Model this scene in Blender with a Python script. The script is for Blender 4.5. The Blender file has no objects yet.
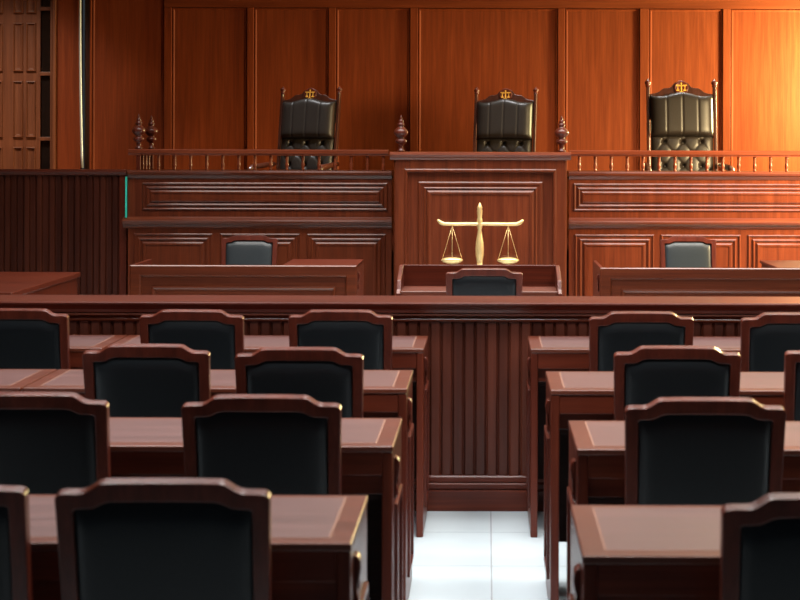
import bpy, bmesh, math, random
from mathutils import Vector, Matrix
random.seed(7)
S = bpy.context.scene
C = S.collection
PI = math.pi
H = 1.664          # eye height
F = 1700.0         # focal length in photo pixels

# ------------------------------------------------------------------ materials
def nodes_of(name):
    m = bpy.data.materials.new(name)
    m.use_nodes = True
    nt = m.node_tree
    b = nt.nodes['Principled BSDF']
    return m, nt, b

def ramp(nt, cols):
    r = nt.nodes.new('ShaderNodeValToRGB')
    e = r.color_ramp.elements
    while len(e) < len(cols):
        e.new(0.5)
    for i, (p, c) in enumerate(cols):
        e[i].position = p
        e[i].color = (c[0], c[1], c[2], 1)
    return r

def wood(name, dark, mid, light, axis='z', rough=.38, coat=.2, coat_rough=.2, board=0.0, spec=.26):
    m, nt, b = nodes_of(name)
    N, L = nt.nodes, nt.links
    tc = N.new('ShaderNodeTexCoord')
    oi = N.new('ShaderNodeObjectInfo')
    mul = N.new('ShaderNodeMath'); mul.operation = 'MULTIPLY'; mul.inputs[1].default_value = 37.0
    L.new(oi.outputs['Random'], mul.inputs[0])
    add = N.new('ShaderNodeVectorMath'); add.operation = 'ADD'
    L.new(tc.outputs['Object'], add.inputs[0]); L.new(mul.outputs[0], add.inputs[1])
    mp = N.new('ShaderNodeMapping')
    sc = {'z': (22, 22, 1.1), 'x': (1.1, 22, 22), 'y': (22, 1.1, 22)}[axis]
    mp.inputs['Scale'].default_value = sc
    L.new(add.outputs[0], mp.inputs['Vector'])
    n1 = N.new('ShaderNodeTexNoise'); n1.inputs['Scale'].default_value = 1.0
    n1.inputs['Detail'].default_value = 6; n1.inputs['Roughness'].default_value = .62
    n1.inputs['Distortion'].default_value = .25
    L.new(mp.outputs[0], n1.inputs['Vector'])
    mp2 = N.new('ShaderNodeMapping')
    mp2.inputs['Scale'].default_value = tuple(s * 6 if s > 5 else s * 2.2 for s in sc)
    L.new(add.outputs[0], mp2.inputs['Vector'])
    n2 = N.new('ShaderNodeTexNoise'); n2.inputs['Scale'].default_value = 1.0; n2.inputs['Detail'].default_value = 3
    L.new(mp2.outputs[0], n2.inputs['Vector'])
    mx = N.new('ShaderNodeMix'); mx.data_type = 'FLOAT'; mx.inputs[0].default_value = .32
    L.new(n1.outputs['Fac'], mx.inputs[2]); L.new(n2.outputs['Fac'], mx.inputs[3])
    fac = mx.outputs[0]
    if board:
        sx = N.new('ShaderNodeSeparateXYZ'); L.new(tc.outputs['Object'], sx.inputs[0])
        dv = N.new('ShaderNodeMath'); dv.operation = 'DIVIDE'; dv.inputs[1].default_value = board
        L.new(sx.outputs['X'], dv.inputs[0])
        fl = N.new('ShaderNodeMath'); fl.operation = 'FLOOR'; L.new(dv.outputs[0], fl.inputs[0])
        wn = N.new('ShaderNodeTexWhiteNoise'); wn.noise_dimensions = '1D'; L.new(fl.outputs[0], wn.inputs['W'])
        m3 = N.new('ShaderNodeMix'); m3.data_type = 'FLOAT'; m3.inputs[0].default_value = .3
        L.new(fac, m3.inputs[2]); L.new(wn.outputs['Value'], m3.inputs[3])
        fac = m3.outputs[0]
    r = ramp(nt, [(.3, dark), (.5, mid), (.72, light)])
    L.new(fac, r.inputs[0])
    L.new(r.outputs[0], b.inputs['Base Color'])
    rr = N.new('ShaderNodeMapRange'); rr.inputs['To Min'].default_value = rough - .06; rr.inputs['To Max'].default_value = rough + .08
    L.new(n1.outputs['Fac'], rr.inputs[0]); L.new(rr.outputs[0], b.inputs['Roughness'])
    b.inputs['Coat Weight'].default_value = coat
    b.inputs['Coat Roughness'].default_value = coat_rough
    b.inputs['Specular IOR Level'].default_value = spec
    bp = N.new('ShaderNodeBump'); bp.inputs['Strength'].default_value = .04; bp.inputs['Distance'].default_value = .002
    L.new(n2.outputs['Fac'], bp.inputs['Height']); L.new(bp.outputs[0], b.inputs['Normal'])
    return m

def plain(name, col, rough=.5, metal=0.0, noise=.0, scale=60, bump=.0, coat=0.0):
    m, nt, b = nodes_of(name)
    N, L = nt.nodes, nt.links
    tc = N.new('ShaderNodeTexCoord')
    n = N.new('ShaderNodeTexNoise'); n.inputs['Scale'].default_value = scale; n.inputs['Detail'].default_value = 4
    L.new(tc.outputs['Object'], n.inputs['Vector'])
    lo = tuple(c * (1 - noise) for c in col); hi = tuple(min(1, c * (1 + noise)) for c in col)
    r = ramp(nt, [(.3, lo), (.7, hi)])
    L.new(n.outputs['Fac'], r.inputs[0]); L.new(r.outputs[0], b.inputs['Base Color'])
    b.inputs['Roughness'].default_value = rough; b.inputs['Metallic'].default_value = metal
    b.inputs['Coat Weight'].default_value = coat
    if 'leather' in name: b.inputs['Specular IOR Level'].default_value = .36
    if bump:
        bp = N.new('ShaderNodeBump'); bp.inputs['Strength'].default_value = bump; bp.inputs['Distance'].default_value = .002
        L.new(n.outputs['Fac'], bp.inputs['Height']); L.new(bp.outputs[0], b.inputs['Normal'])
    return m

MD, MM, ML = (.046, .0088, .0034), (.082, .0162, .0055), (.130, .028, .0088)      # mahogany
RD, RM, RL = (.047, .0078, .0036), (.083, .0140, .0060), (.130, .0245, .0095)
WV = wood('mahogany_vertical', RD, RM, RL, 'z', coat=.25, coat_rough=.14, spec=.18)
WX = wood('mahogany_across', RD, RM, RL, 'x', coat=.25, coat_rough=.14, spec=.18)
WY = wood('mahogany_deep', MD, MM, ML, 'y')
k = 2.0
WD, WM, WL = (.105, .0190, .0062), (.155, .0300, .0088), (.215, .046, .0135)
WALL = wood('wall_veneer', WD, WM, WL, 'z', rough=.5, coat=0, spec=.10)
WALLX = wood('wall_rail_veneer', tuple(c * .85 for c in WD), tuple(c * .85 for c in WM), tuple(c * .85 for c in WL), 'x', rough=.5, coat=0, spec=.10)
BENV = wood('bench_veneer', tuple(c * 1.2 for c in MD), tuple(c * 1.2 for c in MM), tuple(c * 1.2 for c in ML), 'z', rough=.4, coat=.45, coat_rough=.11, spec=.15)
BENX = wood('bench_moulding_wood', tuple(c * 1.1 for c in MD), tuple(c * 1.1 for c in MM), tuple(c * 1.1 for c in ML), 'x', rough=.38, coat=.5, coat_rough=.13, spec=.15)
RAILW = wood('rail_wood', tuple(c * 1.75 for c in MD), tuple(c * 1.75 for c in MM), tuple(c * 1.75 for c in ML), 'x', rough=.36, coat=.3, coat_rough=.15)
BRD_SHADE = wood('shaded_grooved_board_wood', (.029, .006, .003), (.050, .0105, .005), (.076, .0175, .008), 'z', rough=.4, coat=.2, board=.0525, spec=.2)  # far-left boards' weaker light put into a darker copy of the wood
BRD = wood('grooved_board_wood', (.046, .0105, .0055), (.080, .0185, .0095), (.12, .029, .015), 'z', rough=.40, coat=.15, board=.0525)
TOPW = wood('desktop_border_wood', (.062, .013, .0058), (.098, .021, .0088), (.14, .032, .014), 'x', rough=.38, coat=.3, coat_rough=.32, spec=.4)
INL = wood('desktop_inlay_wood', (.070, .027, .024), (.108, .043, .038), (.155, .064, .056), 'x', rough=.42, coat=.6, coat_rough=.36, spec=.5)
LINE = plain('pale_stringing', (.24, .12, .085), .4, noise=.1)
CHW = wood('chair_mahogany', (.050, .0085, .0045), (.085, .0145, .007), (.130, .024, .011), 'z', rough=.34, coat=.3, coat_rough=.2)
JCW = wood('judge_chair_wood', (.026, .007, .004), (.045, .012, .006), (.075, .02, .010), 'z', rough=.3, coat=.5)
DOORW = wood('door_wood', (.085, .024, .010), (.14, .042, .017), (.20, .064, .027), 'z', rough=.45, coat=.2)
LEA = plain('black_leather', (.0045, .0066, .0084), .40, noise=.25, scale=220, bump=.12)
LEAB = plain('blue_black_leather', (.023, .029, .033), .38, noise=.2, scale=220, bump=.12)
LEAJ = plain('judge_chair_leather', (.016, .0122, .0102), .42, noise=.25, scale=220, bump=.1)
GOLD = plain('gold', (.82, .60, .27), .34, metal=.6, noise=.08, scale=20)
GOLDP = plain('gold_paint', (.85, .48, .08), .4, metal=.3, noise=.05)
PALE = plain('pale_metal', (.50, .52, .53), .3, metal=.3, noise=.03)
TEAL = plain('green_glass_edge', (.04, .62, .46), .12, noise=.08, scale=8, coat=.5)
SHADEW = wood('shaded_inner_wood', (.012, .004, .003), (.02, .006, .004), (.03, .009, .006), 'x', rough=.6, coat=0, spec=.2)  # under-desk shade put into the colour of the desk's inner panels
DARK = plain('dark_recess', (.012, .005, .004), .6, noise=.2)
CREAM = plain('cream_plaster', (.30, .28, .26), .8, noise=.04, scale=5)
SIDE = plain('side_wall_panelling', (.14, .05, .025), .8, noise=.05, scale=5)

def tile_mat():
    m, nt, b = nodes_of('white_floor_tile')
    N, L = nt.nodes, nt.links
    tc = N.new('ShaderNodeTexCoord')
    mp = N.new('ShaderNodeMapping'); mp.inputs['Location'].default_value = (-.022, -6.8 + .6 * 11, 0)
    L.new(tc.outputs['Object'], mp.inputs['Vector'])
    br = N.new('ShaderNodeTexBrick'); br.offset = 0; br.squash = 1
    br.inputs['Scale'].default_value = 1; br.inputs['Brick Width'].default_value = .6; br.inputs['Row Height'].default_value = .6
    br.inputs['Mortar Size'].default_value = .0028; br.inputs['Mortar Smooth'].default_value = .2
    br.inputs['Color1'].default_value = (.56, .645, .685, 1); br.inputs['Color2'].default_value = (.53, .615, .655, 1)
    br.inputs['Mortar'].default_value = (.34, .36, .37, 1)
    L.new(mp.outputs[0], br.inputs['Vector'])
    n = N.new('ShaderNodeTexNoise'); n.inputs['Scale'].default_value = 3; n.inputs['Detail'].default_value = 5
    L.new(tc.outputs['Object'], n.inputs['Vector'])
    r = ramp(nt, [(.3, (.93, .94, .95)), (.7, (1, 1, 1))]); L.new(n.outputs['Fac'], r.inputs[0])
    mx = N.new('ShaderNodeMix'); mx.data_type = 'RGBA'; mx.blend_type = 'MULTIPLY'; mx.inputs[0].default_value = 1
    L.new(br.outputs['Color'], mx.inputs[6]); L.new(r.outputs[0], mx.inputs[7])
    L.new(mx.outputs[2], b.inputs['Base Color'])
    b.inputs['Roughness'].default_value = .16
    return m
TILE = tile_mat()

# ------------------------------------------------------------------ mesh builder
class MB:
    def __init__(s):
        s.v = []; s.f = []; s.sm = []
        s.M = Matrix.Identity(4)
    def add(s, vs, fs, smooth=False):
        o = len(s.v)
        s.v += [tuple(s.M @ Vector(p)) for p in vs]
        s.f += [tuple(i + o for i in q) for q in fs]
        s.sm += [smooth] * len(fs)
        return s
    def box(s, x0, x1, y0, y1, z0, z1):
        vs = [(x0, y0, z0), (x1, y0, z0), (x1, y1, z0), (x0, y1, z0), (x0, y0, z1), (x1, y0, z1), (x1, y1, z1), (x0, y1, z1)]
        return s.add(vs, [(0, 3, 2, 1), (4, 5, 6, 7), (0, 1, 5, 4), (1, 2, 6, 5), (2, 3, 7, 6), (3, 0, 4, 7)])
    def sweep_x(s, prof, x0, x1):            # prof: closed loop of (y,z), anticlockwise seen from +x
        n = len(prof)
        vs = [(x0, y, z) for y, z in prof] + [(x1, y, z) for y, z in prof]
        fs = [(i, i + n, (i + 1) % n + n, (i + 1) % n) for i in range(n)]
        fs += [tuple(range(n)), tuple(range(2 * n - 1, n - 1, -1))]
        return s.add(vs, fs)
    def prism_y(s, loop, y0, y1):            # loop of (x,z)
        n = len(loop)
        vs = [(x, y0, z) for x, z in loop] + [(x, y1, z) for x, z in loop]
        fs = [((i + 1) % n, (i + 1) % n + n, i + n, i) for i in range(n)]
        fs += [tuple(range(n)), tuple(range(2 * n - 1, n - 1, -1))]
        return s.add(vs, fs)
    def prism_x(s, loop, x0, x1):
        return s.sweep_x(loop, x0, x1)
    def ring_xz(s, outer, inner, y0, y1):    # matching closed loops of (x,z)
        n = len(outer)
        vs = [(x, y0, z) for x, z in outer] + [(x, y0, z) for x, z in inner] + [(x, y1, z) for x, z in outer] + [(x, y1, z) for x, z in inner]
        fs = []
        for i in range(n):
            j = (i + 1) % n
            fs += [(i, j, n + j, n + i), (2 * n + j, 2 * n + i, 3 * n + i, 3 * n + j), (j, i, 2 * n + i, 2 * n + j), (n + i, n + j, 3 * n + j, 3 * n + i)]
        return s.add(vs, fs)
    def frame(s, x0, x1, z0, z1, y, prof, fill=True):   # mitred moulding on a face looking to -y; prof (inset, height)
        rows = []
        vs = []
        for o, p in prof:
            vs += [(x0 + o, y - p, z0 + o), (x1 - o, y - p, z0 + o), (x1 - o, y - p, z1 - o), (x0 + o, y - p, z1 - o)]
        fs = []
        for r in range(len(prof) - 1):
            a, b = r * 4, r * 4 + 4
            for i in range(4):
                j = (i + 1) % 4
                fs.append((a + i, a + j, b + j, b + i))
        e = (len(prof) - 1) * 4
        if fill:
            fs.append((e, e + 1, e + 2, e + 3))
        return s.add(vs, fs)
    def lathe(s, prof, x, y, z, n=20, sx=1, sy=1):      # prof (r, h)
        vs = []; fs = []
        for r, h in prof:
            for i in range(n):
                a = 2 * PI * i / n
                vs.append((x + r * sx * math.cos(a), y + r * sy * math.sin(a), z + h))
        for k in range(len(prof) - 1):
            for i in range(n):
                j = (i + 1) % n
                fs.append((k * n + i, k * n + j, (k + 1) * n + j, (k + 1) * n + i))
        fs.append(tuple(range(n - 1, -1, -1)))
        e = (len(prof) - 1) * n
        fs.append(tuple(range(e, e + n)))
        return s.add(vs, fs, True)
    def tube(s, pts, r, n=8):
        pts = [Vector(p) for p in pts]
        vs = []; fs = []
        for i, p in enumerate(pts):
            d = (pts[min(i + 1, len(pts) - 1)] - pts[max(i - 1, 0)]).normalized()
            u = d.cross(Vector((0, 1, 0)))
            if u.length < .01: u = d.cross(Vector((1, 0, 0)))
            u.normalize(); w = d.cross(u)
            rr = r[i] if isinstance(r, (list, tuple)) else r
            for q in range(n):
                a = 2 * PI * q / n
                vs.append(tuple(p + (u * math.cos(a) + w * math.sin(a)) * rr))
        for i in range(len(pts) - 1):
            for q in range(n):
                t = (q + 1) % n
                fs.append((i * n + q, i * n + t, (i + 1) * n + t, (i + 1) * n + q))
        fs.append(tuple(range(n - 1, -1, -1)))
        e = (len(pts) - 1) * n
        fs.append(tuple(range(e, e + n)))
        return s.add(vs, fs, True)
    def cushion(s, x0, x1, zf, zt, y, puff, nx=24, nz=20, extra=None, back=None, base=0.0):
        # puffed pad facing -y (puff forward) and +y (back); zf/zt: bottom z and function top z(x)
        vs = []; fs = []
        for side in (0, 1):
            for j in range(nz + 1):
                t = j / nz
                for i in range(nx + 1):
                    q = -1 + 2 * i / nx
                    x = (x0 + x1) / 2 + q * (x1 - x0) / 2
                    z = zf + (zt(x) - zf) * t
                    e = (1 - abs(q) ** 6) ** .5 * (1 - abs(2 * t - 1) ** 10) ** .5
                    if side == 0:
                        d = -base - (puff - base) * e * ((extra(q, t)) if extra else 1)
                    else:
                        d = (back if back is not None else puff) * e
                    vs.append((x, y + d, z))
        m = (nx + 1) * (nz + 1)
        for j in range(nz):
            for i in range(nx):
                a = j * (nx + 1) + i
                fs.append((a, a + 1, a + nx + 2, a + nx + 1))
                fs.append((m + a, m + a + nx + 1, m + a + nx + 2, m + a + 1))
        return s.add(vs, fs, True)
    def build(s, name, mat, parent=None, bevel=0, seg=2, autosmooth=False):
        me = bpy.data.meshes.new(name)
        off = Vector(parent_world(parent)) if parent else Vector((0, 0, 0))
        me.from_pydata([tuple(Vector(p) - off) for p in s.v], [], s.f)
        me.polygons.foreach_set('use_smooth', s.sm)
        bm = bmesh.new(); bm.from_mesh(me)
        bmesh.ops.remove_doubles(bm, verts=bm.verts, dist=1e-6)
        bmesh.ops.recalc_face_normals(bm, faces=bm.faces)
        bm.to_mesh(me); bm.free()
        me.materials.append(mat)
        o = bpy.data.objects.new(name, me)
        C.objects.link(o)
        if parent: o.parent = parent
        if bevel:
            b = o.modifiers.new('edge_rounding', 'BEVEL')
            b.width = bevel; b.segments = seg; b.limit_method = 'ANGLE'; b.angle_limit = math.radians(35)
        return o

def parent_world(p):
    v = Vector((0, 0, 0))
    while p:
        v += p.location; p = p.parent
    return v
def thing(name, label, cat, loc=(0, 0, 0), rz=0, group=None):
    o = bpy.data.objects.new(name, None); C.objects.link(o)
    o.empty_display_size = .1
    o.location = loc; o.rotation_euler = (0, 0, rz)
    return tag(o, label, cat, group)
def tag(o, label, cat, group=None):
    o['label'] = label; o['category'] = cat
    if group: o['group'] = group
    return o
def struct(o):
    o['kind'] = 'structure'; return o
def dup(root, loc, rz=0, label=None, group=None, scale=None):
    r = root.copy(); C.objects.link(r); r.location = loc; r.rotation_euler = (0, 0, rz)
    if label: r['label'] = label
    if group: r['group'] = group
    if scale: r.scale = (scale,) * 3
    for ch in list(root.children):
        c = ch.copy(); C.objects.link(c); c.parent = r
        for g in list(ch.children):
            d = g.copy(); C.objects.link(d); d.parent = c
    return r

def bead(*items):       # (offset, width, crest height, level after) -> moulding profile
    pr = [(items[0][0], 0.0)]
    cur = 0.0
    for o, w, h, aft in items:
        if pr[-1] != (o, cur): pr.append((o, cur))
        hh = cur + .008 + .22 * w
        pr += [(o + .002, cur + .008), (o + .45 * w, hh), (o + .58 * w, hh), (o + w - .0015, aft + .006), (o + w, aft)]
        cur = aft
    return pr

# ------------------------------------------------------------------ setting
YW = 18.4
PXW = YW / F
def WX_(px): return (px - 487) * PXW
def WZ_(py): return H - (py - 150) * PXW

struct(MB().box(-6.2, 5.2, 2.5, YW + .1, -.1, 0).build('floor', TILE))
struct(MB().box(-6.2, 5.2, 2.0, YW + .1, 4.3, 4.4).build('ceiling', CREAM))
struct(MB().box(-6.2, -6.1, 2.5, YW, 0, 4.3).build('wall_left', SIDE))
struct(MB().box(5.1, 5.2, 2.5, YW, 0, 4.3).build('wall_right', SIDE))

wall = struct(MB().box(WX_(84), 5.1, YW + .02, YW + .1, 0, 4.3).build('wall_back', JCW))
cols = [(92, 163.5), (172, 246.5), (254, 328), (336, 409.5), (418, 557), (565, 639), (649, 722), (730.5, 869), (877, 969)]
ZT, ZB = WZ_(8.5), .95
for a, b in cols:
    x0, x1 = WX_(a), WX_(b)
    top = 4.2 if a == 92 else ZT
    p = MB()
    p.frame(x0, x1, ZB, top, YW + .02, [(0, 0), (0, .016), (.006, .022), (.016, .022), (.024, .012), (.03, .010)])
    p.build('wall_panel', WALL, wall)
edges = [c for ab in cols for c in ab]
for i in range(1, len(edges) - 1, 2):
    x0, x1 = WX_(edges[i]) + .004, WX_(edges[i + 1]) - .004
    MB().box(x0, x1, YW - .018, YW + .02, .8, ZT + .003).build('wall_stile', WALL, wall, .005)
MB().box(WX_(163.5) + .004, 5.1, YW - .018, YW + .02, ZT + .004, 4.3).build('wall_rail', WALLX, wall, .005)
MB().box(WX_(92), 5.1, YW - .018, YW + .02, .8, ZB - .004).build('wall_rail', WALLX, wall, .005)
MB().box(WX_(90), WX_(92) - .003, YW - .03, YW + .02, .8, 4.3).build('wall_trim', WALL, wall, .005)

# left end of the back wall: plain board, metal edging, dark reveal, side light and panelled door
struct(MB().box(WX_(57), WX_(80.5), YW - .02, YW + .1, 0, 4.3).build('wall_rear', WALL, None, .004))
pts = [(WX_(81 + 2.6 * t ** 2.2), YW - .06, WZ_(-20 + 189 * t)) for t in [i / 14 for i in range(15)]]
struct(MB().tube(pts, .0135, 10).build('trim_1', PALE))
tm = struct(MB().box(WX_(51), WX_(53.4), YW - .05, YW + .1, 0, 4.3).box(WX_(54), WX_(57), YW - .08, YW + .1, 0, 4.3).build('trim_2', DOORW, None, .006))
wn = struct(MB().box(WX_(40), WX_(51), YW + .04, YW + .06, 0, 4.3).build('window_1', plain('dark_glass', (.01, .006, .005), .08, noise=.1)))
for py in (10, 75, 140):
    MB().box(WX_(40), WX_(51), YW - .02, YW + .04, WZ_(py) - .02, WZ_(py) + .02).build('muntin', DOORW, wn, .004)
d = struct(MB().box(WX_(-75), WX_(40), YW + .0, YW + .06, .0, 4.3).build('door_1', DOORW))
bands = [(WZ_(-34) , WZ_(15)), (WZ_(73), WZ_(24)), (WZ_(139), WZ_(82)), (WZ_(205), WZ_(148))]
bands[0] = (WZ_(15), WZ_(-34))
for lx in (-54, -24.5, 13):
    xs = [(lx, lx + 10.2), (lx + 13, lx + 23.2)] if lx > 0 else [(lx + 4, lx + 14.2), (lx + 17, lx + 27.5)]
    for a, b in xs:
        for z0, z1 in bands:
            MB().frame(WX_(a), WX_(b), z0, z1, YW, [(0, 0), (.006, .026), (.012, .028), (.022, .006), (.034, .004), (.038, .002)]).build('door_panel', DOORW, d)

# judges' dais
struct(MB().box(-6.1, 5.1, 14.68, YW - .03, 0, .8).build('platform', WX))

# ------------------------------------------------------------------ bench wings, podium, balustrades
YB = 14.0
def BZ(py): return H - (py - 150) * YB / F
def BX(px): return (px - 487) * YB / F
XL, XR = BX(128), 2.85
FIN = [(.018, 0), (.030, .004), (.030, .012), (.020, .02), (.019, .055), (.028, .062), (.042, .075), (.046, .086), (.040, .098), (.026, .106),
       (.024, .112), (.040, .124), (.054, .142), (.057, .156), (.050, .172), (.034, .188), (.022, .198), (.022, .204), (.029, .212), (.027, .222),
       (.016, .232), (.020, .240), (.016, .250), (.009, .258), (.011, .265), (.006, .276), (.002, .292)]
BAL = [(.013, 0), (.013, .012), (.010, .018), (.013, .03), (.016, .048), (.0125, .064), (.010, .08), (.013, .098), (.011, .106), (.013, .112), (.013, .13)]

def wing(x0, x1, label, lower, upper):
    t = thing('bench_wing', label, 'bench', ((x0 + x1) / 2, YB, 0), 0, "wings of the judges' bench")
    MB().box(x0, x1, YB, YB + .64, 0, BZ(176)).build('bench_body', BENV, t, .004)
    ov = .03 if x0 < -1 else 0
    pf = [(YB + .65, BZ(171)), (YB + .65, BZ(177)), (YB - .006, BZ(179.2)), (YB - .014, BZ(177.5)), (YB - .022, BZ(176)), (YB - .032, BZ(175)), (YB - .036, BZ(173)), (YB - .031, BZ(171.2)), (YB - .024, BZ(171))]
    MB().sweep_x(pf, x0, x1).build('cap_moulding', BENX, t)
    pf = [(YB, BZ(217.5)), (YB, BZ(229)), (YB - .014, BZ(227.5)), (YB - .018, BZ(226)), (YB - .032, BZ(225.3)), (YB - .046, BZ(223.5)), (YB - .050, BZ(221.7)), (YB - .045, BZ(220.2)), (YB - .026, BZ(219)), (YB - .012, BZ(218.4))]
    MB().sweep_x(pf, x0 - (.036 if x0 < -1 else 0), x1).build('ledge_moulding', BENX, t)
    u = bead((0, .020, .020, .002), (.034, .022, .026, .004), (.066, .026, .034, .012))
    for a, b in upper:
        MB().frame(BX(a), BX(b), BZ(211), BZ(183), YB, u).build('upper_panel', BENV, t)
    l = bead((0, .018, .018, .002), (.036, .022, .024, .004), (.070, .028, .034, .012))
    for a, b in lower:
        MB().frame(BX(a), BX(b), .22, BZ(234), YB, l).build('lower_panel', BENV, t)
    MB().box(x0, x1, YB - .03, YB, 0, .14).build('plinth', BENX, t, .006)
    return t
wing(XL, BX(392), "left wing of the judges' bench, panelled mahogany, from the grooved partition to the podium",
     [(134, 213), (220.5, 300), (307, 386)], [(142.5, 388)])
wing(BX(569), XR, "right wing of the judges' bench, warmly lit panelled mahogany right of the podium",
     [(575, 654.5), (661, 741), (748, 827)], [(573.5, 819)])

def balustrade(x0, x1, xs, label, ret):
    t = thing('balustrade', label, 'railing', ((x0 + x1) / 2, YB + .05, BZ(171)), 0, "balustrades on the judges' bench")
    zt, zb = BZ(150), BZ(171)
    yb = YB + .04
    z1 = BZ(156.2)
    pf = [(yb + .03, zt - .006), (yb + .026, zt), (yb - .026, zt), (yb - .034, zt - .008), (yb - .034, z1 + .018), (yb - .026, z1 + .008), (yb - .024, z1), (yb + .024, z1), (yb + .03, z1 + .012)]
    MB().sweep_x(pf, x0, x1).build('hand_rail', RAILW, t)
    for x in xs:
        MB().lathe([(r, h / .13 * (z1 - zb)) for r, h in BAL], x, yb, zb, 10).build('baluster', RAILW, t)
    if ret:
        MB().box(x0 + .052, x0 + .108, yb + .03, yb + .58, z1, zt).build('return_rail', RAILW, t, .006)
        for yy in (.16, .29, .42):
            MB().lathe([(r, h / .13 * (z1 - zb)) for r, h in BAL], x0 + .080, yb + yy, zb, 10).build('baluster', RAILW, t)
        for yy in (.0, .53):
            b0 = x0 + .080
            MB().box(b0 - .017, b0 + .017, yb + yy - .017, yb + yy + .017, zb, z1).build('newel_post', WV, t, .004)
            MB().lathe(FIN, b0, yb + yy, zt, 20).build('finial', CHW, t)
    return t
balustrade(XL - .0, BX(388), [BX(141.5) + i * (BX(157.6) - BX(141.5)) for i in range(1, 16)],
           "turned mahogany balustrade on the bench's left wing, with two finials at its end", True)
balustrade(BX(570), XR, [BX(579.5) + i * (BX(595.5) - BX(579.5)) for i in range(0, 16)],
           "turned mahogany balustrade on the bench's right wing, glowing orange", False)

YP = 13.4
def PX(px): return (px - 487) * YP / F
def PZ(py): return H - (py - 150) * YP / F
t = thing('podium', "tall square-panelled podium front at the centre of the judges' bench, bearing the gold scales", 'podium', (PX(480.5), YP, 0))
MB().box(PX(394), PX(567), YP + .03, YB + .64, 0, PZ(157)).build('podium_body', BENV, t, .004)
pf = [(YB + .66, PZ(152)), (YB + .66, PZ(156.5)), (YP - .006, PZ(160)), (YP - .018, PZ(158)), (YP - .028, PZ(157)), (YP - .035, PZ(155)), (YP - .03, PZ(152.5)), (YP - .02, PZ(152))]
MB().sweep_x(pf, PX(390), PX(571)).build('cap_moulding', RAILW, t)
f0 = PX(553.5) - PX(407.3)
pw = PX(407.3) - PX(394)
pr = [(0, 0), (0, .02), (.012, .032), (pw - .022, .032), (pw - .014, .038), (pw, .038), (pw + .008, .006), (pw + .078, .006)]
m = MB()
zt_, zb_ = PZ(171.7) , .25
# pilasters, head and foot around the recessed field
m.frame(PX(394), PX(567), zb_ - pw, zt_ + pw, YP + .032, pr, False)
pr = [(0, .006)] + [(a, b) for a, b in bead((.0, .026, .030, .008), (.045, .018, .026, .010), (.070, .034, .042, .018))][1:]
m.frame(PX(418), PX(543.2), zb_ + .08, PZ(181.5), YP + .032, pr)
m.build('front_panel', BENV, t)
MB().box(PX(394) + .02, PX(567) - .02, YP + .004, YP + .03, zt_ + pw - .002, PZ(157)).build('frieze', BENX, t)
MB().box(PX(392), PX(569), YP - .03, YP + .03, 0, .13).build('plinth', BENX, t, .006)
for px in (400.5, 562):
    MB().lathe(FIN, PX(px), YP + .07, PZ(152) , 20).build('finial', CHW, t)

# gold scales mounted on the podium front
ys = YP - .115
t = thing('scales_emblem', "gold balance scales mounted on the podium's centre panel", 'scales', (PX(480), ys, PZ(268)))
def sc(px): return PX(px)
colp = [(.012, 268), (.030, 267.5), (.030, 264.5), (.022, 263.5), (.024, 260), (.032, 254), (.034, 248), (.030, 241), (.020, 234), (.015, 229), (.020, 226.6), (.024, 225), (.020, 223.4),
        (.022, 222), (.022, 219), (.017, 217), (.021, 213), (.022, 210), (.019, 208.3), (.022, 207.4), (.018, 206), (.011, 204), (.003, 202)]
MB().lathe([(r, PZ(y) - PZ(268)) for r, y in colp], sc(480), ys, PZ(268), 20).build('column', GOLD, t)
bpts = []
for q in (-1, 1):
    side = [(438.2, 218.9, .007), (439, 220.2, .012), (441.5, 222.2, .016), (445, 223.4, .015), (455, 223.6, .014), (470, 223.4, .014), (480, 223.4, .015)]
    if q == 1:
        side = [(960 - a + 1.2, b - .0, c) for a, b, c in reversed(side)]
    bpts += side
bpts = [p for i, p in enumerate(bpts) if i == 0 or abs(p[0] - bpts[i - 1][0]) > .05 or p[1] != bpts[i - 1][1]]
MB().tube([(sc(a), ys - .004, PZ(b)) for a, b, c in bpts], [c for a, b, c in bpts], 10).build('beam', GOLD, t)
MB().box(sc(478), sc(482), ys, YP - .036, PZ(226), PZ(222)).build('wall_bracket', GOLD, t)
for px in (452.8, 508.2):
    pan = MB().lathe([(.002, -.030), (.035, -.026), (.068, -.014), (.084, -.002), (.087, .003), (.080, .012), (.06, .020), (.03, .025), (.004, .027)], sc(px), ys - .02, PZ(259.5), 28, 1, .5).build('pan', GOLD, t)
    ch = MB()
    for dx, dy in ((-.080, 0), (.080, 0), (.0, -.034)):
        ch.tube([(sc(px), ys - .006, PZ(225)), (sc(px) + dx, ys - .02 + dy, PZ(259.5))], .0016, 6)
    ch.build('chain', GOLD, pan)

# ------------------------------------------------------------------ grooved partition by the bench, glass strip
def boards(mb, x0, x1, y, z0, z1, pitch=.0525, gap=.002):
    mb.box(x0, x1, y + .012, y + .02, z0, z1)
    i = math.floor(x0 / pitch)
    while i * pitch < x1:
        a, b = max(x0, i * pitch + gap / 2), min(x1, (i + 1) * pitch - gap / 2)
        if b - a > .006:
            c = min(.0075, (b - a) / 4)
            mb.sweep_x([(y + .013, z0), (y + .013, z1), (y + .0, z1), (y + .0, z0)][::-1], a + c, b - c)
            mb.add([(a, y + .011, z0), (a + c, y, z0), (a + c, y, z1), (a, y + .011, z1)], [(0, 1, 2, 3)])
            mb.add([(b, y + .011, z0), (b - c, y, z0), (b - c, y, z1), (b, y + .011, z1)], [(3, 2, 1, 0)])
        i += 1
    return mb
x1 = BX(125.5)
t = thing('grooved_partition', "shaded partition of narrow upright boards at the far left, meeting the judges' bench", 'partition', (-4.5, YB + .05, 0))
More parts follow.
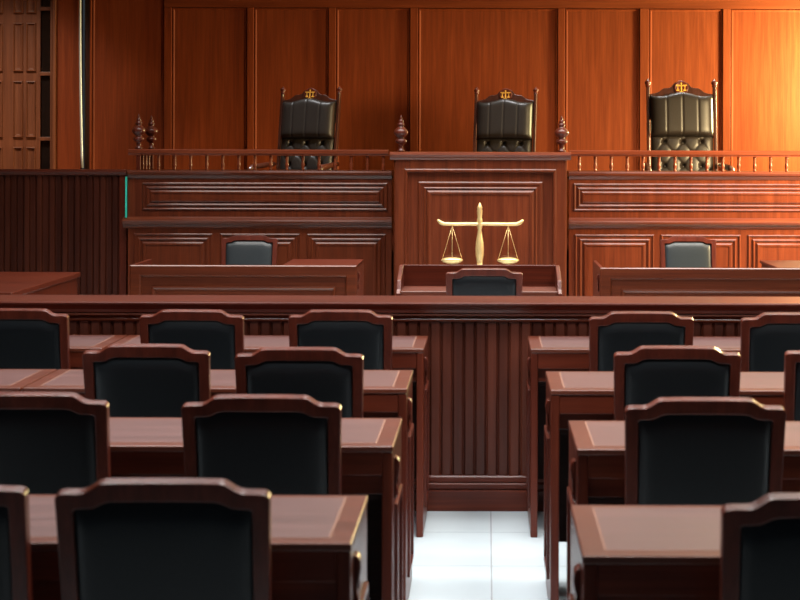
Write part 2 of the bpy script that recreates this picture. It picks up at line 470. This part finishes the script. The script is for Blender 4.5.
o = boards(MB(), -6.05, x1 - .06, YB + .05, .0, BZ(176)).build('board_panel', BRD_SHADE, t)
MB().box(-6.05, x1, YB + .07, YB + .2, 0, BZ(175)).build('back_panel', WX, t)
MB().box(x1 - .06, x1, YB + .045, YB + .07, 0, BZ(175)).build('end_post', WV, t, .004)
pf = [(YB + .22, BZ(170.5)), (YB + .22, BZ(175)), (YB + .04, BZ(176.5)), (YB + .03, BZ(175.5)), (YB + .022, BZ(173)), (YB + .026, BZ(171)), (YB + .034, BZ(170.5))]
MB().sweep_x(pf, -6.05, x1).build('cap_moulding', WX, t)
g = MB().box(BX(126.4), BX(128.0) - .001, YB - .042, YB - .012, BZ(218.4), BZ(177.5)).build('glass_strip', TEAL, None, .002)
tag(g, "thin upright strip of green-edged glass between the grooved partition and the bench", 'glass')

# ------------------------------------------------------------------ bar partition in front of the desks' far end
YQ = 7.87
def QZ(py, y): return H - (py - 150) * y / F
t = thing('bar_partition', "long low mahogany bar with a flat top rail and vertical boards behind the spectator desks", 'partition', (0, YQ, 0))
zc = .962
MB().box(-4.2, 3.6, YQ + .014, YQ + .26, 0, zc - .05).build('core_panel', WX, t)
boards(MB(), -4.2, 3.6, YQ, .15, QZ(318, YQ)).build('board_panel', BRD, t)
pf = [(YQ + .31, zc), (YQ + .31, zc - .05), (YQ - .012, zc - .056), (YQ - .03, zc - .05), (YQ - .036, zc - .035), (YQ - .050, zc - .02), (YQ - .058, zc - .012), (YQ - .060, zc - .005), (YQ - .055, zc)]
MB().sweep_x(pf, -4.2, 3.6).build('top_rail', WX, t)
zt = QZ(313.5, YQ)
zb = QZ(322, YQ)
m = MB()
m.sweep_x([(YQ + .01, zt), (YQ + .01, zt - .012), (YQ - .022, zt - .012), (YQ - .03, zt - .007), (YQ - .026, zt - .001)], -4.2, 3.6)
m.sweep_x([(YQ + .01, zt - .012), (YQ + .01, zb), (YQ - .008, zb), (YQ - .014, zb + .005), (YQ - .014, zb + .013), (YQ - .008, zt - .014)], -4.2, 3.6)
m.sweep_x([(YQ + .01, zc - .05), (YQ + .01, zt), (YQ - .018, zt), (YQ - .02, zc - .05)], -4.2, 3.6)
m.build('bed_moulding', BENX, t)
m = MB()
m.sweep_x([(YQ + .012, .158), (YQ + .012, .128), (YQ - .016, .128), (YQ - .018, .132), (YQ - .017, .152), (YQ - .012, .158)], -4.2, 3.6)
m.sweep_x([(YQ + .012, .126), (YQ + .012, .098), (YQ - .028, .098), (YQ - .030, .102), (YQ - .029, .121), (YQ - .025, .126)], -4.2, 3.6)
m.build('base_moulding', WX, t)
MB().box(-4.2, 3.6, YQ - .045, YQ + .012, 0, .096).build('plinth', WX, t, .005)

# ------------------------------------------------------------------ desks
L_, D_, HD = 1.375, .52, .81
def corbel(mb, x, sgn, y0, z):
    # S-scroll console on a side panel; x outer face, sgn outward
    pts = [(0, z), (.008, z - .002), (.014, z - .012), (.016, z - .028), (.013, z - .048), (.007, z - .066), (.005, z - .08), (.008, z - .09), (.011, z - .100), (.010, z - .112), (.005, z - .120), (0, z - .124)]
    n = len(pts)
    vs = [(x + sgn * a, y0, b) for a, b in pts] + [(x + sgn * a, y0 + .05, b) for a, b in pts]
    fs = [(i, (i + 1) % n, (i + 1) % n + n, i + n) for i in range(n)] + [tuple(range(n)), tuple(range(2 * n - 1, n - 1, -1))]
    mb.add(vs, fs)

def make_desk(sgn, label):
    """sgn: which end faces the aisle (+1 right end, -1 left end)"""
    t = thing('spectator_desk', label, 'desk', (0, 0, 0), 0, 'spectator desks')
    h = L_ / 2
    MB().box(-h, h, -D_ / 2, D_ / 2, HD - .018, HD).build('tabletop', TOPW, t, .004, 3)
    b = .055
    MB().box(-h + b, h - b, -D_ / 2 + b, D_ / 2 - b * .7, HD - .004, HD + .0008).build('inlay', INL, t)
    o1 = [(-h + b - .005, -D_ / 2 + b - .005), (h - b + .005, -D_ / 2 + b - .005), (h - b + .005, D_ / 2 - b * .7 + .005), (-h + b - .005, D_ / 2 - b * .7 + .005)]
    i1 = [(-h + b, -D_ / 2 + b), (h - b, -D_ / 2 + b), (h - b, D_ / 2 - b * .7), (-h + b, D_ / 2 - b * .7)]
    m = MB()
    for i in range(4):
        j = (i + 1) % 4
        q = [o1[i], o1[j], i1[j], i1[i]]
        m.add([(x, y, HD - .003) for x, y in q] + [(x, y, HD + .0006) for x, y in q],
              [(0, 1, 2, 3), (4, 5, 6, 7), (0, 1, 5, 4), (1, 2, 6, 5), (2, 3, 7, 6), (3, 0, 4, 7)])
    m.build('stringing', LINE, t)
    w = .030
    ins = .002
    MB().box(-h + ins + w, h - ins - w, -D_ / 2 + .004, -D_ / 2 + .03, HD - .085, HD - .018).build('apron', WX, t, .002)
    m = MB().box(-h + ins + w, h - ins - w, -D_ / 2 + .036, -D_ / 2 + .055, HD - .145, HD - .032)
    m.build('drawer_rail', WX, t, .002)
    MB().box(-h + ins + w, h - ins - w, D_ / 2 - .045, D_ / 2 - .025, .16, HD - .018).build('modesty_panel', SHADEW, t, .002)
    MB().box(-h + ins + w, h - ins - w, -D_ / 2 + .056, D_ / 2 - .046, HD - .165, HD - .15).build('shelf', SHADEW, t, .002)
    for s in (-1, 1):
        a, c = sorted((s * (h - ins), s * (h - ins - w)))
        p = MB().box(a, c, -D_ / 2 + .002, D_ / 2 - .004, 0, HD - .018).build('side_panel', WV, t, .004)
        if s == sgn:
            m = MB()
            corbel(m, s * (h - ins), s, -D_ / 2 + .10, HD - .05)
            m.build('corbel', CHW, p, .004)
            m = MB()
            x = s * (h - ins)
            for (ya, yb, za, zb_) in ((-.12, .19, .10, .115), (-.12, .19, .60, .615), (-.12, -.105, .115, .60), (.175, .19, .115, .60)):
                xa, xb = sorted((x - s * .001, x + s * .009))
                m.box(xa, xb, ya, yb, za, zb_)
            m.build('moulding', CHW, p, .003)
    return t

desk_l = make_desk(1, '')
desk_r = make_desk(-1, '')
def near_y(py): return F * (H - HD) / (py - 150)
desks = [  # proto, aisle end X, near edge y-pixel, label
    (desk_l, -.292, 544, "nearest spectator desk on the left of the aisle, with bright scrolled end panel"),
    (desk_l, -.268, 446.6, "second-nearest spectator desk on the left of the aisle"),
    (desk_l, -.284, 389, "third spectator desk from the camera on the left, ending at the aisle"),
    (desk_l, -.268, 349, "farthest spectator desk left of the aisle, its leg beside the grooved bar"),
    (desk_r, .203, 556, "nearest spectator desk on the right of the aisle, with large pinkish bare top"),
    (desk_r, .259, 449, "second-nearest spectator desk on the right of the aisle"),
    (desk_r, .228, 390, "third spectator desk from the camera on the right, set further into the aisle"),
    (desk_r, .189, 349, "farthest spectator desk right of the aisle, its leg beside the grooved bar"),
    (desk_l, -.284 - L_ - .006, 389, "spectator desk at the left picture edge, joined end to end with the third desk"),
    (desk_l, -.268 - L_ - .006, 349, "spectator desk at far left, joined end to end with the farthest left desk"),
]
used = set()
for p, xe, py, lab in desks:
    x = xe - L_ / 2 if p is desk_l else xe + L_ / 2
    y = near_y(py) + D_ / 2
    if p not in used:
        used.add(p); p.location = (x, y, 0); p['label'] = lab
    else:
        d2 = dup(p, (x, y, 0), 0, lab)
        if xe < -1:       # ends that butt against a neighbour carry no scroll
            for ch in list(d2.children):
                for gch in list(ch.children):
                    bpy.data.objects.remove(gch)

# ------------------------------------------------------------------ chairs
def make_chair(label, leather, group):
    t = thing('leather_chair', label, 'chair', (0, 0, 0), 0, group)
    hw, BT = .22, .552
    lean = math.radians(11.5)
    M = Matrix.Translation((0, -.2, .445)) @ Matrix.Rotation(lean, 4, 'X')
    half_o = [(.208, 0), (.214, .25), (.219, BT - .055), (.2195, BT - .034), (.216, BT - .027), (.209, BT - .0235), (.196, BT - .0225), (.170, BT - .0225), (.160, BT - .021), (.150, BT - .0165), (.138, BT - .008), (.128, BT - .002), (.118, BT), (.06, BT + .001), (0, BT + .001)]
    half_i = [(.176, .045), (.180, .25), (.183, BT - .08), (.183, BT - .064), (.182, BT - .060), (.179, BT - .0575), (.172, BT - .0565), (.150, BT - .056), (.142, BT - .055), (.134, BT - .052), (.125, BT - .047), (.116, BT - .043), (.105, BT - .041), (.055, BT - .0405), (0, BT - .0405)]
    def full(hp): return [(-x, z) for x, z in hp[:-1]] + [hp[-1]] + [(x, z) for x, z in reversed(hp[:-1])]
    m = MB(); m.M = M
    m.ring_xz(full(half_o), full(half_i), -.017, .017)
    m.build('back_frame', CHW, t, .006, 3)
    def zt(x):
        x = abs(x)
        pts = [(q[0], q[1]) for q in half_i[4:]][::-1]
        for (a, za), (b, zb2) in zip(pts, pts[1:]):
            if a <= x <= b: return za + (zb2 - za) * (x - a) / (b - a + 1e-9) + .003
        return pts[-1][1] + .003
    m = MB(); m.M = M
    m.cushion(-.1825, .1825, .045, zt, 0, .026, 28, 20, back=.026, base=.008)
    m.build('back_cushion', leather, t)
    m = MB().box(-.215, .215, -.215, .225, .40, .445)
    m.build('seat_frame', CHW, t, .008, 3)
    m = MB()
    m.M = Matrix.Translation((0, .01, .445)) @ Matrix.Rotation(-PI / 2, 4, 'X')
    m.cushion(-.205, .205, -.2, lambda x: .215, 0, .0, 16, 16, back=.0)
    m = MB()
    n = 16
    vs = []; fs = []
    for lev, (ins, z) in enumerate(((0, .443), (-.004, .468), (.004, .485), (.03, .497), (.09, .503))):
        for i in range(4 * n):
            a = 2 * PI * i / (4 * n)
            ca, sa = math.cos(a), math.sin(a)
            e = 2 / 9
            vs.append(((.205 - ins) * math.copysign(abs(ca) ** e, ca), .008 + (.208 - ins) * math.copysign(abs(sa) ** e, sa), z))
    N4 = 4 * n
    for q in range(4):
        for i in range(N4):
            fs.append((q * N4 + i, q * N4 + (i + 1) % N4, (q + 1) * N4 + (i + 1) % N4, (q + 1) * N4 + i))
    fs.append(tuple(range(4 * N4, 5 * N4))); fs.append(tuple(range(N4 - 1, -1, -1)))
    m.add(vs, fs, True)
    m.build('seat_cushion', leather, t)
    for sx in (-1, 1):
        for front in (0, 1):
            y0 = .205 if front else -.195
            dy = .0 if front else -.05
            a = .019
            vs = []
            for z, r, oy in ((0, .014, dy), (.40, .019, 0)):
                for ux, uy in ((-1, -1), (1, -1), (1, 1), (-1, 1)):
                    vs.append((sx * .192 + ux * r, y0 + oy + uy * r, z))
            MB().add(vs, [(0, 3, 2, 1), (4, 5, 6, 7), (0, 1, 5, 4), (1, 2, 6, 5), (2, 3, 7, 6), (3, 0, 4, 7)]).build('leg', CHW, t, .003)
    return t
TOPY = -.2 - .552 * math.sin(math.radians(11.5))    # where the crest sits behind the chair's centre

chair = make_chair('', LEA, 'spectator chairs')
rows = {1: 3.495, 2: 4.67, 3: 5.89, 4: 7.12}
spots = [
    (163.5, 1, -.02, "largest chair in view, at the nearest left desk, back cut by the bottom edge"),
    (-78, 1, .01, "chair cut by the lower left corner, beside the largest chair at the nearest left desk"),
    (834, 1, -.155, "chair cut by the lower right corner, in front of the nearest right desk"),
    (263, 2, 0, "black-backed chair at the second-nearest left desk, close to the aisle"),
    (29, 2, .035, "black-backed chair at the left picture edge, in front of the second-nearest left desk"),
    (706.5, 2, -.03, "whole black-backed chair at the second-nearest right desk, the largest one right of the aisle"),
    (300.5, 3, -.09, "black-backed chair at the third left desk, beside its aisle end"),
    (146.5, 3, -.01, "black-backed chair at the third left desk, its far end from the aisle"),
    (679, 3, -.02, "black-backed chair at the third right desk, nearer the aisle"),
    (849, 3, .03, "chair sliver at the right picture edge, beside the third right desk's chair"),
    (341.5, 4, .04, "black-backed chair at the farthest left desk, nearest the aisle"),
    (192.5, 4, .03, "black-backed chair in the farthest left row, middle of its three"),
    (16.5, 4, .06, "black-backed chair in the farthest left row, cut by the left picture edge"),
    (641.5, 4, 0, "black-backed chair at the farthest right desk, nearer the aisle"),
    (795, 4, -.03, "black-backed chair at the farthest right desk, cut by the right picture edge"),
]
for i, (px, r, dz, lab) in enumerate(spots):
    Z = rows[r] + dz
    loc = ((px - 487) * Z / F, Z - TOPY, 0)
    rz = random.uniform(-.012, .012)
    if i == 0:
        chair.location = loc; chair['label'] = lab
    else:
        dup(chair, loc, rz, lab)
dup(chair, (-.014, 9.71 - TOPY, 0), 0, "chair seen from behind at the small desk under the gold scales", 'court officer chairs')
clerk = make_chair("chair facing us behind the left clerk's desk, dark blue-black leather back", LEAB, 'court officer chairs')
clerk.location = ((250 - 487) * 13.36 / F, 13.36 + TOPY, 0); clerk.rotation_euler = (0, 0, PI)
dup(clerk, ((688 - 487) * 13.36 / F, 13.36 + TOPY, 0), PI, "chair facing us behind the right clerk's desk, leather looking grey in warm light")

# ------------------------------------------------------------------ small desk below the scales
xa, xb, ya, yb_ = -.535, .447, 10.08, 10.50
t = thing('witness_desk', 'small mahogany desk with raised sides below the gold scales', 'desk', ((xa + xb) / 2, ya, 0))
MB().box(xa + .025, xb - .025, ya, yb_ - .02, .795, .825).build('tabletop', TOPW, t, .005)
MB().box(xa, xb, yb_ - .02, yb_ + .005, .06, .955).build('front_panel', WX, t, .004)
for s, x in ((0, xa), (1, xb - .025)):
    prof = [(ya - .03, .0), (yb_ - .02, .0), (yb_ - .02, .955), (yb_ - .10, .955), (ya + .06, .885), (ya + .02, .835), (ya - .03, .815)]
    MB().prism_x(prof, x, x + .025).build('side_panel', CHW, t, .004)
MB().box(xa + .025, xb - .025, ya + .02, ya + .04, .72, .795).build('apron', WX, t, .003)

# ------------------------------------------------------------------ clerks' desks
def clerk_desk(x0, x1, y0, y1, zt, boxw, label, sgn):
    t = thing('clerk_desk', label, 'desk', ((x0 + x1) / 2, y0, 0), 0, "clerks' desks")
    pr = [(0, 0), (0, .03), (.006, .036), (.066, .036), (.074, .028), (.08, .012), (.142, .012), (.146, .026), (.154, .028), (.166, .020), (.172, .012)]
    m = MB()
    m.frame(x0, x1, .05, zt, y0 + .036, pr)
    m.box(x0, x1, y0 + .034, y0 + .05, .0, zt)
    m.build('front_panel', BENX, t)
    MB().box(x0 + .024, x1 - .024, y0 + .05, y1, zt - .14, zt - .11).build('worktop', TOPW, t, .004)
    for q, x in ((-1, x0), (1, x1 - .024)):
        p = MB().box(x, x + .024, y0 + .05, y1, 0, zt).build('side_panel', WV, t, .004)
        if q == sgn:
            m = MB(); corbel(m, x if q < 0 else x + .024, q, y0 + .10, zt - .05); m.build('corbel', CHW, p, .004)
    p = MB().box(x1 - boxw, x1 - .0245, y0 + .05, y1, zt - .11, zt - .018)
    p.build('pedestal_box', WX, t, .004)
    MB().box(x1 - boxw - .012, x1, y0 + .02, y1 + .01, zt - .018, zt + .002).build('pedestal_top', WX, t, .005)
    return t
clerk_desk(-2.436, -.887, 11.6, 12.25, .872, .50, "panelled clerk's desk left of the gold scales", 1)
clerk_desk(.765, 2.42, 11.45, 12.25, .872, .44, "panelled clerk's desk right of the gold scales, warmly lit", -1)

# ------------------------------------------------------------------ table at far left
t = thing('side_table', 'plain mahogany table beyond the bar at the left picture edge', 'table', (-3.6, 11.1, 0))
MB().box(-4.4, -2.85, 10.2, 11.94, .765, .80).build('tabletop', WX, t, .005)
MB().box(-4.34, -2.93, 10.28, 11.86, .67, .765).build('apron', WX, t, .004)
for x in (-4.36, -2.925):
    for y in (10.24, 11.87):
        MB().box(x, x + .055, y, y + .055, 0, .765).build('leg', WV, t, .004)
MB().box(-2.885, -2.865, 10.3, 11.9, .08, .765).build('end_panel', WV, t, .004)

# ------------------------------------------------------------------ judges' chairs
def make_judge_chair(label):
    t = thing('judge_chair', label, 'chair', (0, 0, 0), 0, "judges' chairs")
    # faces -y; floor at z=0; back reaches 1.45 with lean
    lean = math.radians(-9)
    M = Matrix.Translation((0, .22, .44)) @ Matrix.Rotation(lean, 4, 'X')
    hw = .302
    HB = .995
    for s in (-1, 1):
        m = MB(); m.M = M
        x = s * hw
        m.box(x - .014, x + .014, -.025, .03, -.02, HB)
        p = m.build('back_post', JCW, t, .006)
        m = MB(); m.M = M
        m.lathe([(.014, 0), (.024, .006), (.024, .014), (.016, .02), (.027, .034), (.029, .044), (.020, .058), (.008, .07), (.003, .08)], x, 0, HB - .002, 14)
        m.build('finial', CHW, p)
    top = [(-.29, .930), (-.24, .936), (-.205, .948), (-.175, .974), (-.155, .984), (-.115, .986), (-.09, .996), (-.065, 1.028), (-.035, 1.044), (0, 1.048)]
    loop = [(-.29, .70), (.29, .70)] + [(-x, z) for x, z in top][:-1] + [(0, 1.048)] + [(x, z) for x, z in reversed(top[:-1])]
    m = MB(); m.M = M
    m.prism_y(loop, -.012, .02)
    cr = m.build('crest_rail', JCW, t, .006)
    m = MB(); m.M = M @ Matrix.Translation((0, -.012, .985)) @ Matrix.Rotation(PI / 2, 4, 'X')
    m.lathe([(.060, -.004), (.066, .004), (.066, .010), (.060, .016), (.052, .012), (.004, .012)], 0, 0, 0, 28)
    m.build('medallion', CHW, cr)
    m = MB(); m.M = M @ Matrix.Translation((0, -.028, .985))
    m.box(-.005, .005, -.004, .004, -.045, .046)
    m.box(-.04, .04, -.004, .004, .014, .022)
    m.box(-.018, .018, -.004, .004, -.045, -.037)
    for s in (-1, 1):
        m.prism_y([(s * .032 - .016, -.020), (s * .032 + .016, -.020), (s * .032 + .010, -.030), (s * .032 - .010, -.030)], -.004, .004)
        m.box(s * .032 - .003, s * .032 + .003, -.004, .004, -.02, .016)
        m.box(s * .032 - .018, s * .032 + .018, -.004, .004, .018, .026)
    m.build('scales_badge', GOLDP, cr)
    # headrest roll with upright creases
    def crease(q, t_):
        c = 1.0
        for g in (-.5, 0, .5):
            c -= .08 * math.exp(-((q - g) / .022) ** 2)
        return c
    def hz(x):
        a = abs(x) / .2845
        return .932 - .022 * a ** 2 + .014 * math.cos(a * PI * 1.6) if a < 1 else .905
    m = MB(); m.M = M
    m.cushion(-.284, .284, .525, hz, -.02, .095, 64, 24, crease, back=.01)
    m.build('headrest', LEAJ, t)
    # tufted backrest
    btn = []
    for r in range(5):
        zz = .475 - r * .105
        xs = (-.16, 0, .16) if r % 2 == 0 else (-.08, .08)
        btn += [(x / .27, (zz - .0) / .535) for x in xs]
    def tuft(q, t_):
        c = 1.0
        for bx, bt in btn:
            dx, dz = (q - bx) * .27, (t_ - bt) * .535
            r2 = dx * dx + dz * dz
            c -= .5 * math.exp(-r2 / .018 ** 2) + .12 * math.exp(-r2 / .05 ** 2)
        # diamond creases
        x, z = q * .27, t_ * .535 - .475
        for sg in (-1, 1):
            u = (x / .16 + sg * z / .21) % 1.0
            u = min(u, 1 - u)
            c -= .10 * math.exp(-(u / .08) ** 2)
        return max(c, .1)
    m = MB(); m.M = M
    m.cushion(-.282, .282, -.01, lambda x: .55, -.005, .065, 72, 72, tuft, back=.012)
    m.build('backrest', LEAJ, t)
    m = MB(); m.M = M
    for bx, bt in btn:
        m2 = MB(); m2.M = M @ Matrix.Translation((bx * .27, -.030, bt * .545 - .01)) @ Matrix.Rotation(PI / 2, 4, 'X')
        m2.lathe([(.012, 0), (.012, .004), (.008, .008), (.001, .009)], 0, 0, 0, 10)
        m2.build('button', LEAJ, t)
    # seat, arms, legs
    MB().box(-.3, .3, -.34, .24, .36, .42).build('seat_frame', JCW, t, .01)
    m = MB(); m.M = Matrix.Translation((0, -.06, .42)) @ Matrix.Rotation(-PI / 2, 4, 'X')
    m.M = Matrix.Translation((0, -.06, .455))
    vs = []; fs = []
    N4 = 48
    for ins, z in ((0, -.035), (-.004, 0), (.004, .03), (.03, .052), (.1, .062)):
        for i in range(N4):
            a = 2 * PI * i / N4
            ca, sa = math.cos(a), math.sin(a)
            vs.append(((.265 - ins) * math.copysign(abs(ca) ** .25, ca), (.27 - ins) * math.copysign(abs(sa) ** .25, sa), z))
    for q in range(4):
        for i in range(N4):
            fs.append((q * N4 + i, q * N4 + (i + 1) % N4, (q + 1) * N4 + (i + 1) % N4, (q + 1) * N4 + i))
    fs.append(tuple(range(4 * N4, 5 * N4))); fs.append(tuple(range(N4 - 1, -1, -1)))
    m.add(vs, fs, True); m.build('seat_cushion', LEAJ, t)
    for s in (-1, 1):
        p = MB().tube([(s * .335, .24, .72), (s * .345, .10, .715), (s * .355, -.1, .70), (s * .36, -.26, .69), (s * .36, -.32, .665), (s * .355, -.335, .64)], [.02, .026, .028, .03, .028, .02], 12).build('armrest', JCW, t)
        MB().tube([(s * .325, -.25, .40), (s * .34, -.27, .52), (s * .355, -.25, .66), (s * .357, -.24, .69)], [.024, .018, .022, .02], 10).build('arm_support', JCW, p)
        for yy in (-.30, .20):
            MB().tube([(s * .27, yy, .37), (s * .275, yy - .005, .2), (s * .285, yy - .02, .0)], [.032, .024, .020], 10).build('leg', JCW, t)
    return t
jz = .8
jc = make_judge_chair("judge's black leather chair at left, turned slightly, above the left wing")
jc.location = ((300.5 - 487) * 17.0 / F, 17.0 - .33, jz); jc.rotation_euler = (0, 0, -.27)
dup(jc, ((498.5 - 487) * 17.0 / F, 17.0 - .33, jz), -.20, "judge's black leather chair in the middle, above the podium")
dup(jc, ((681.5 - 487) * 15.7 / F, 15.7 - .33, jz), .0, scale=1.02, label="judge's chair at right, leather looking brown in warm light, frontal with tufted back")

# ------------------------------------------------------------------ lights
def area(name, loc, target, sx, sy, power, col, spread=180):
    l = bpy.data.lights.new(name, 'AREA'); l.shape = 'RECTANGLE'; l.size = sx; l.size_y = sy
    l.energy = power; l.color = col; l.spread = math.radians(spread)
    o = bpy.data.objects.new(name, l); C.objects.link(o)
    o.location = loc
    d = Vector(target) - Vector(loc)
    o.rotation_euler = d.to_track_quat('-Z', 'Y').to_euler()
    return o
for y, pw in ((4.8, 54), (6.6, 43), (8.4, 34), (10.0, 30)):
    for x, f, col in ((-1.9, .85, (1, .97, .96)), (0, 1, (1, .975, .96)), (1.9, 1.25, (1, .94, .88))):
        area('ceiling_lamp', (x, y, 4.25), (x, y, 0), 1.2, .6, pw * f, col, 120)
for x, pw in ((-2.2, 74), (0, 98), (2.2, 122)):
    area('ceiling_lamp', (x, 11.95, 4.25), (x, 11.95, 0), 2.1, 1.9, pw, (1, .94, .88), 110)
for x in (-2.0, .1, 2.0):
    area('ceiling_lamp', (x, 16.3, 4.25), (x, 16.3, 0), .9, .4, 20, (.97, .98, 1), 50)
area('ceiling_lamp', (-5.1, 16.4, 4.2), (-5.25, 17.9, 1), .5, .4, 30, (1, .9, .75), 80)
area('warm_fill', (4.3, 12.7, 2.3), (3.0, 14.0, 1.45), 1.4, 1.2, 190, (1, .74, .38), 75)  # added warm light onto the bench's right end; no window stands there
l = bpy.data.lights.new('wall_lamp', 'POINT'); l.energy = 1650; l.color = (1, .90, .42); l.shadow_soft_size = .2
o = bpy.data.objects.new('wall_lamp', l); C.objects.link(o); o.location = (4.3, 17.48, 2.3)

w = bpy.data.worlds.new('world'); S.world = w; w.use_nodes = True
w.node_tree.nodes['Background'].inputs[0].default_value = (.62, .72, .85, 1)
w.node_tree.nodes['Background'].inputs[1].default_value = .04

# ------------------------------------------------------------------ camera
cd = bpy.data.cameras.new('camera'); cam = bpy.data.objects.new('camera', cd); C.objects.link(cam)
cam.location = (0, 0, H); cam.rotation_euler = (PI / 2, math.radians(-.15), 0)
cd.sensor_fit = 'HORIZONTAL'; cd.sensor_width = 36; cd.lens = F / 800 * 36
cd.shift_x = -87 / 800; cd.shift_y = -150 / 800
cd.clip_start = .05; cd.clip_end = 100
cd.dof.use_dof = True; cd.dof.focus_distance = 13.3; cd.dof.aperture_fstop = 7.0
S.camera = cam
S.view_settings.view_transform = 'Standard'; S.view_settings.look = 'None'
S.view_settings.exposure = 0.0; S.view_settings.gamma = 1; S.view_settings.use_curve_mapping = False
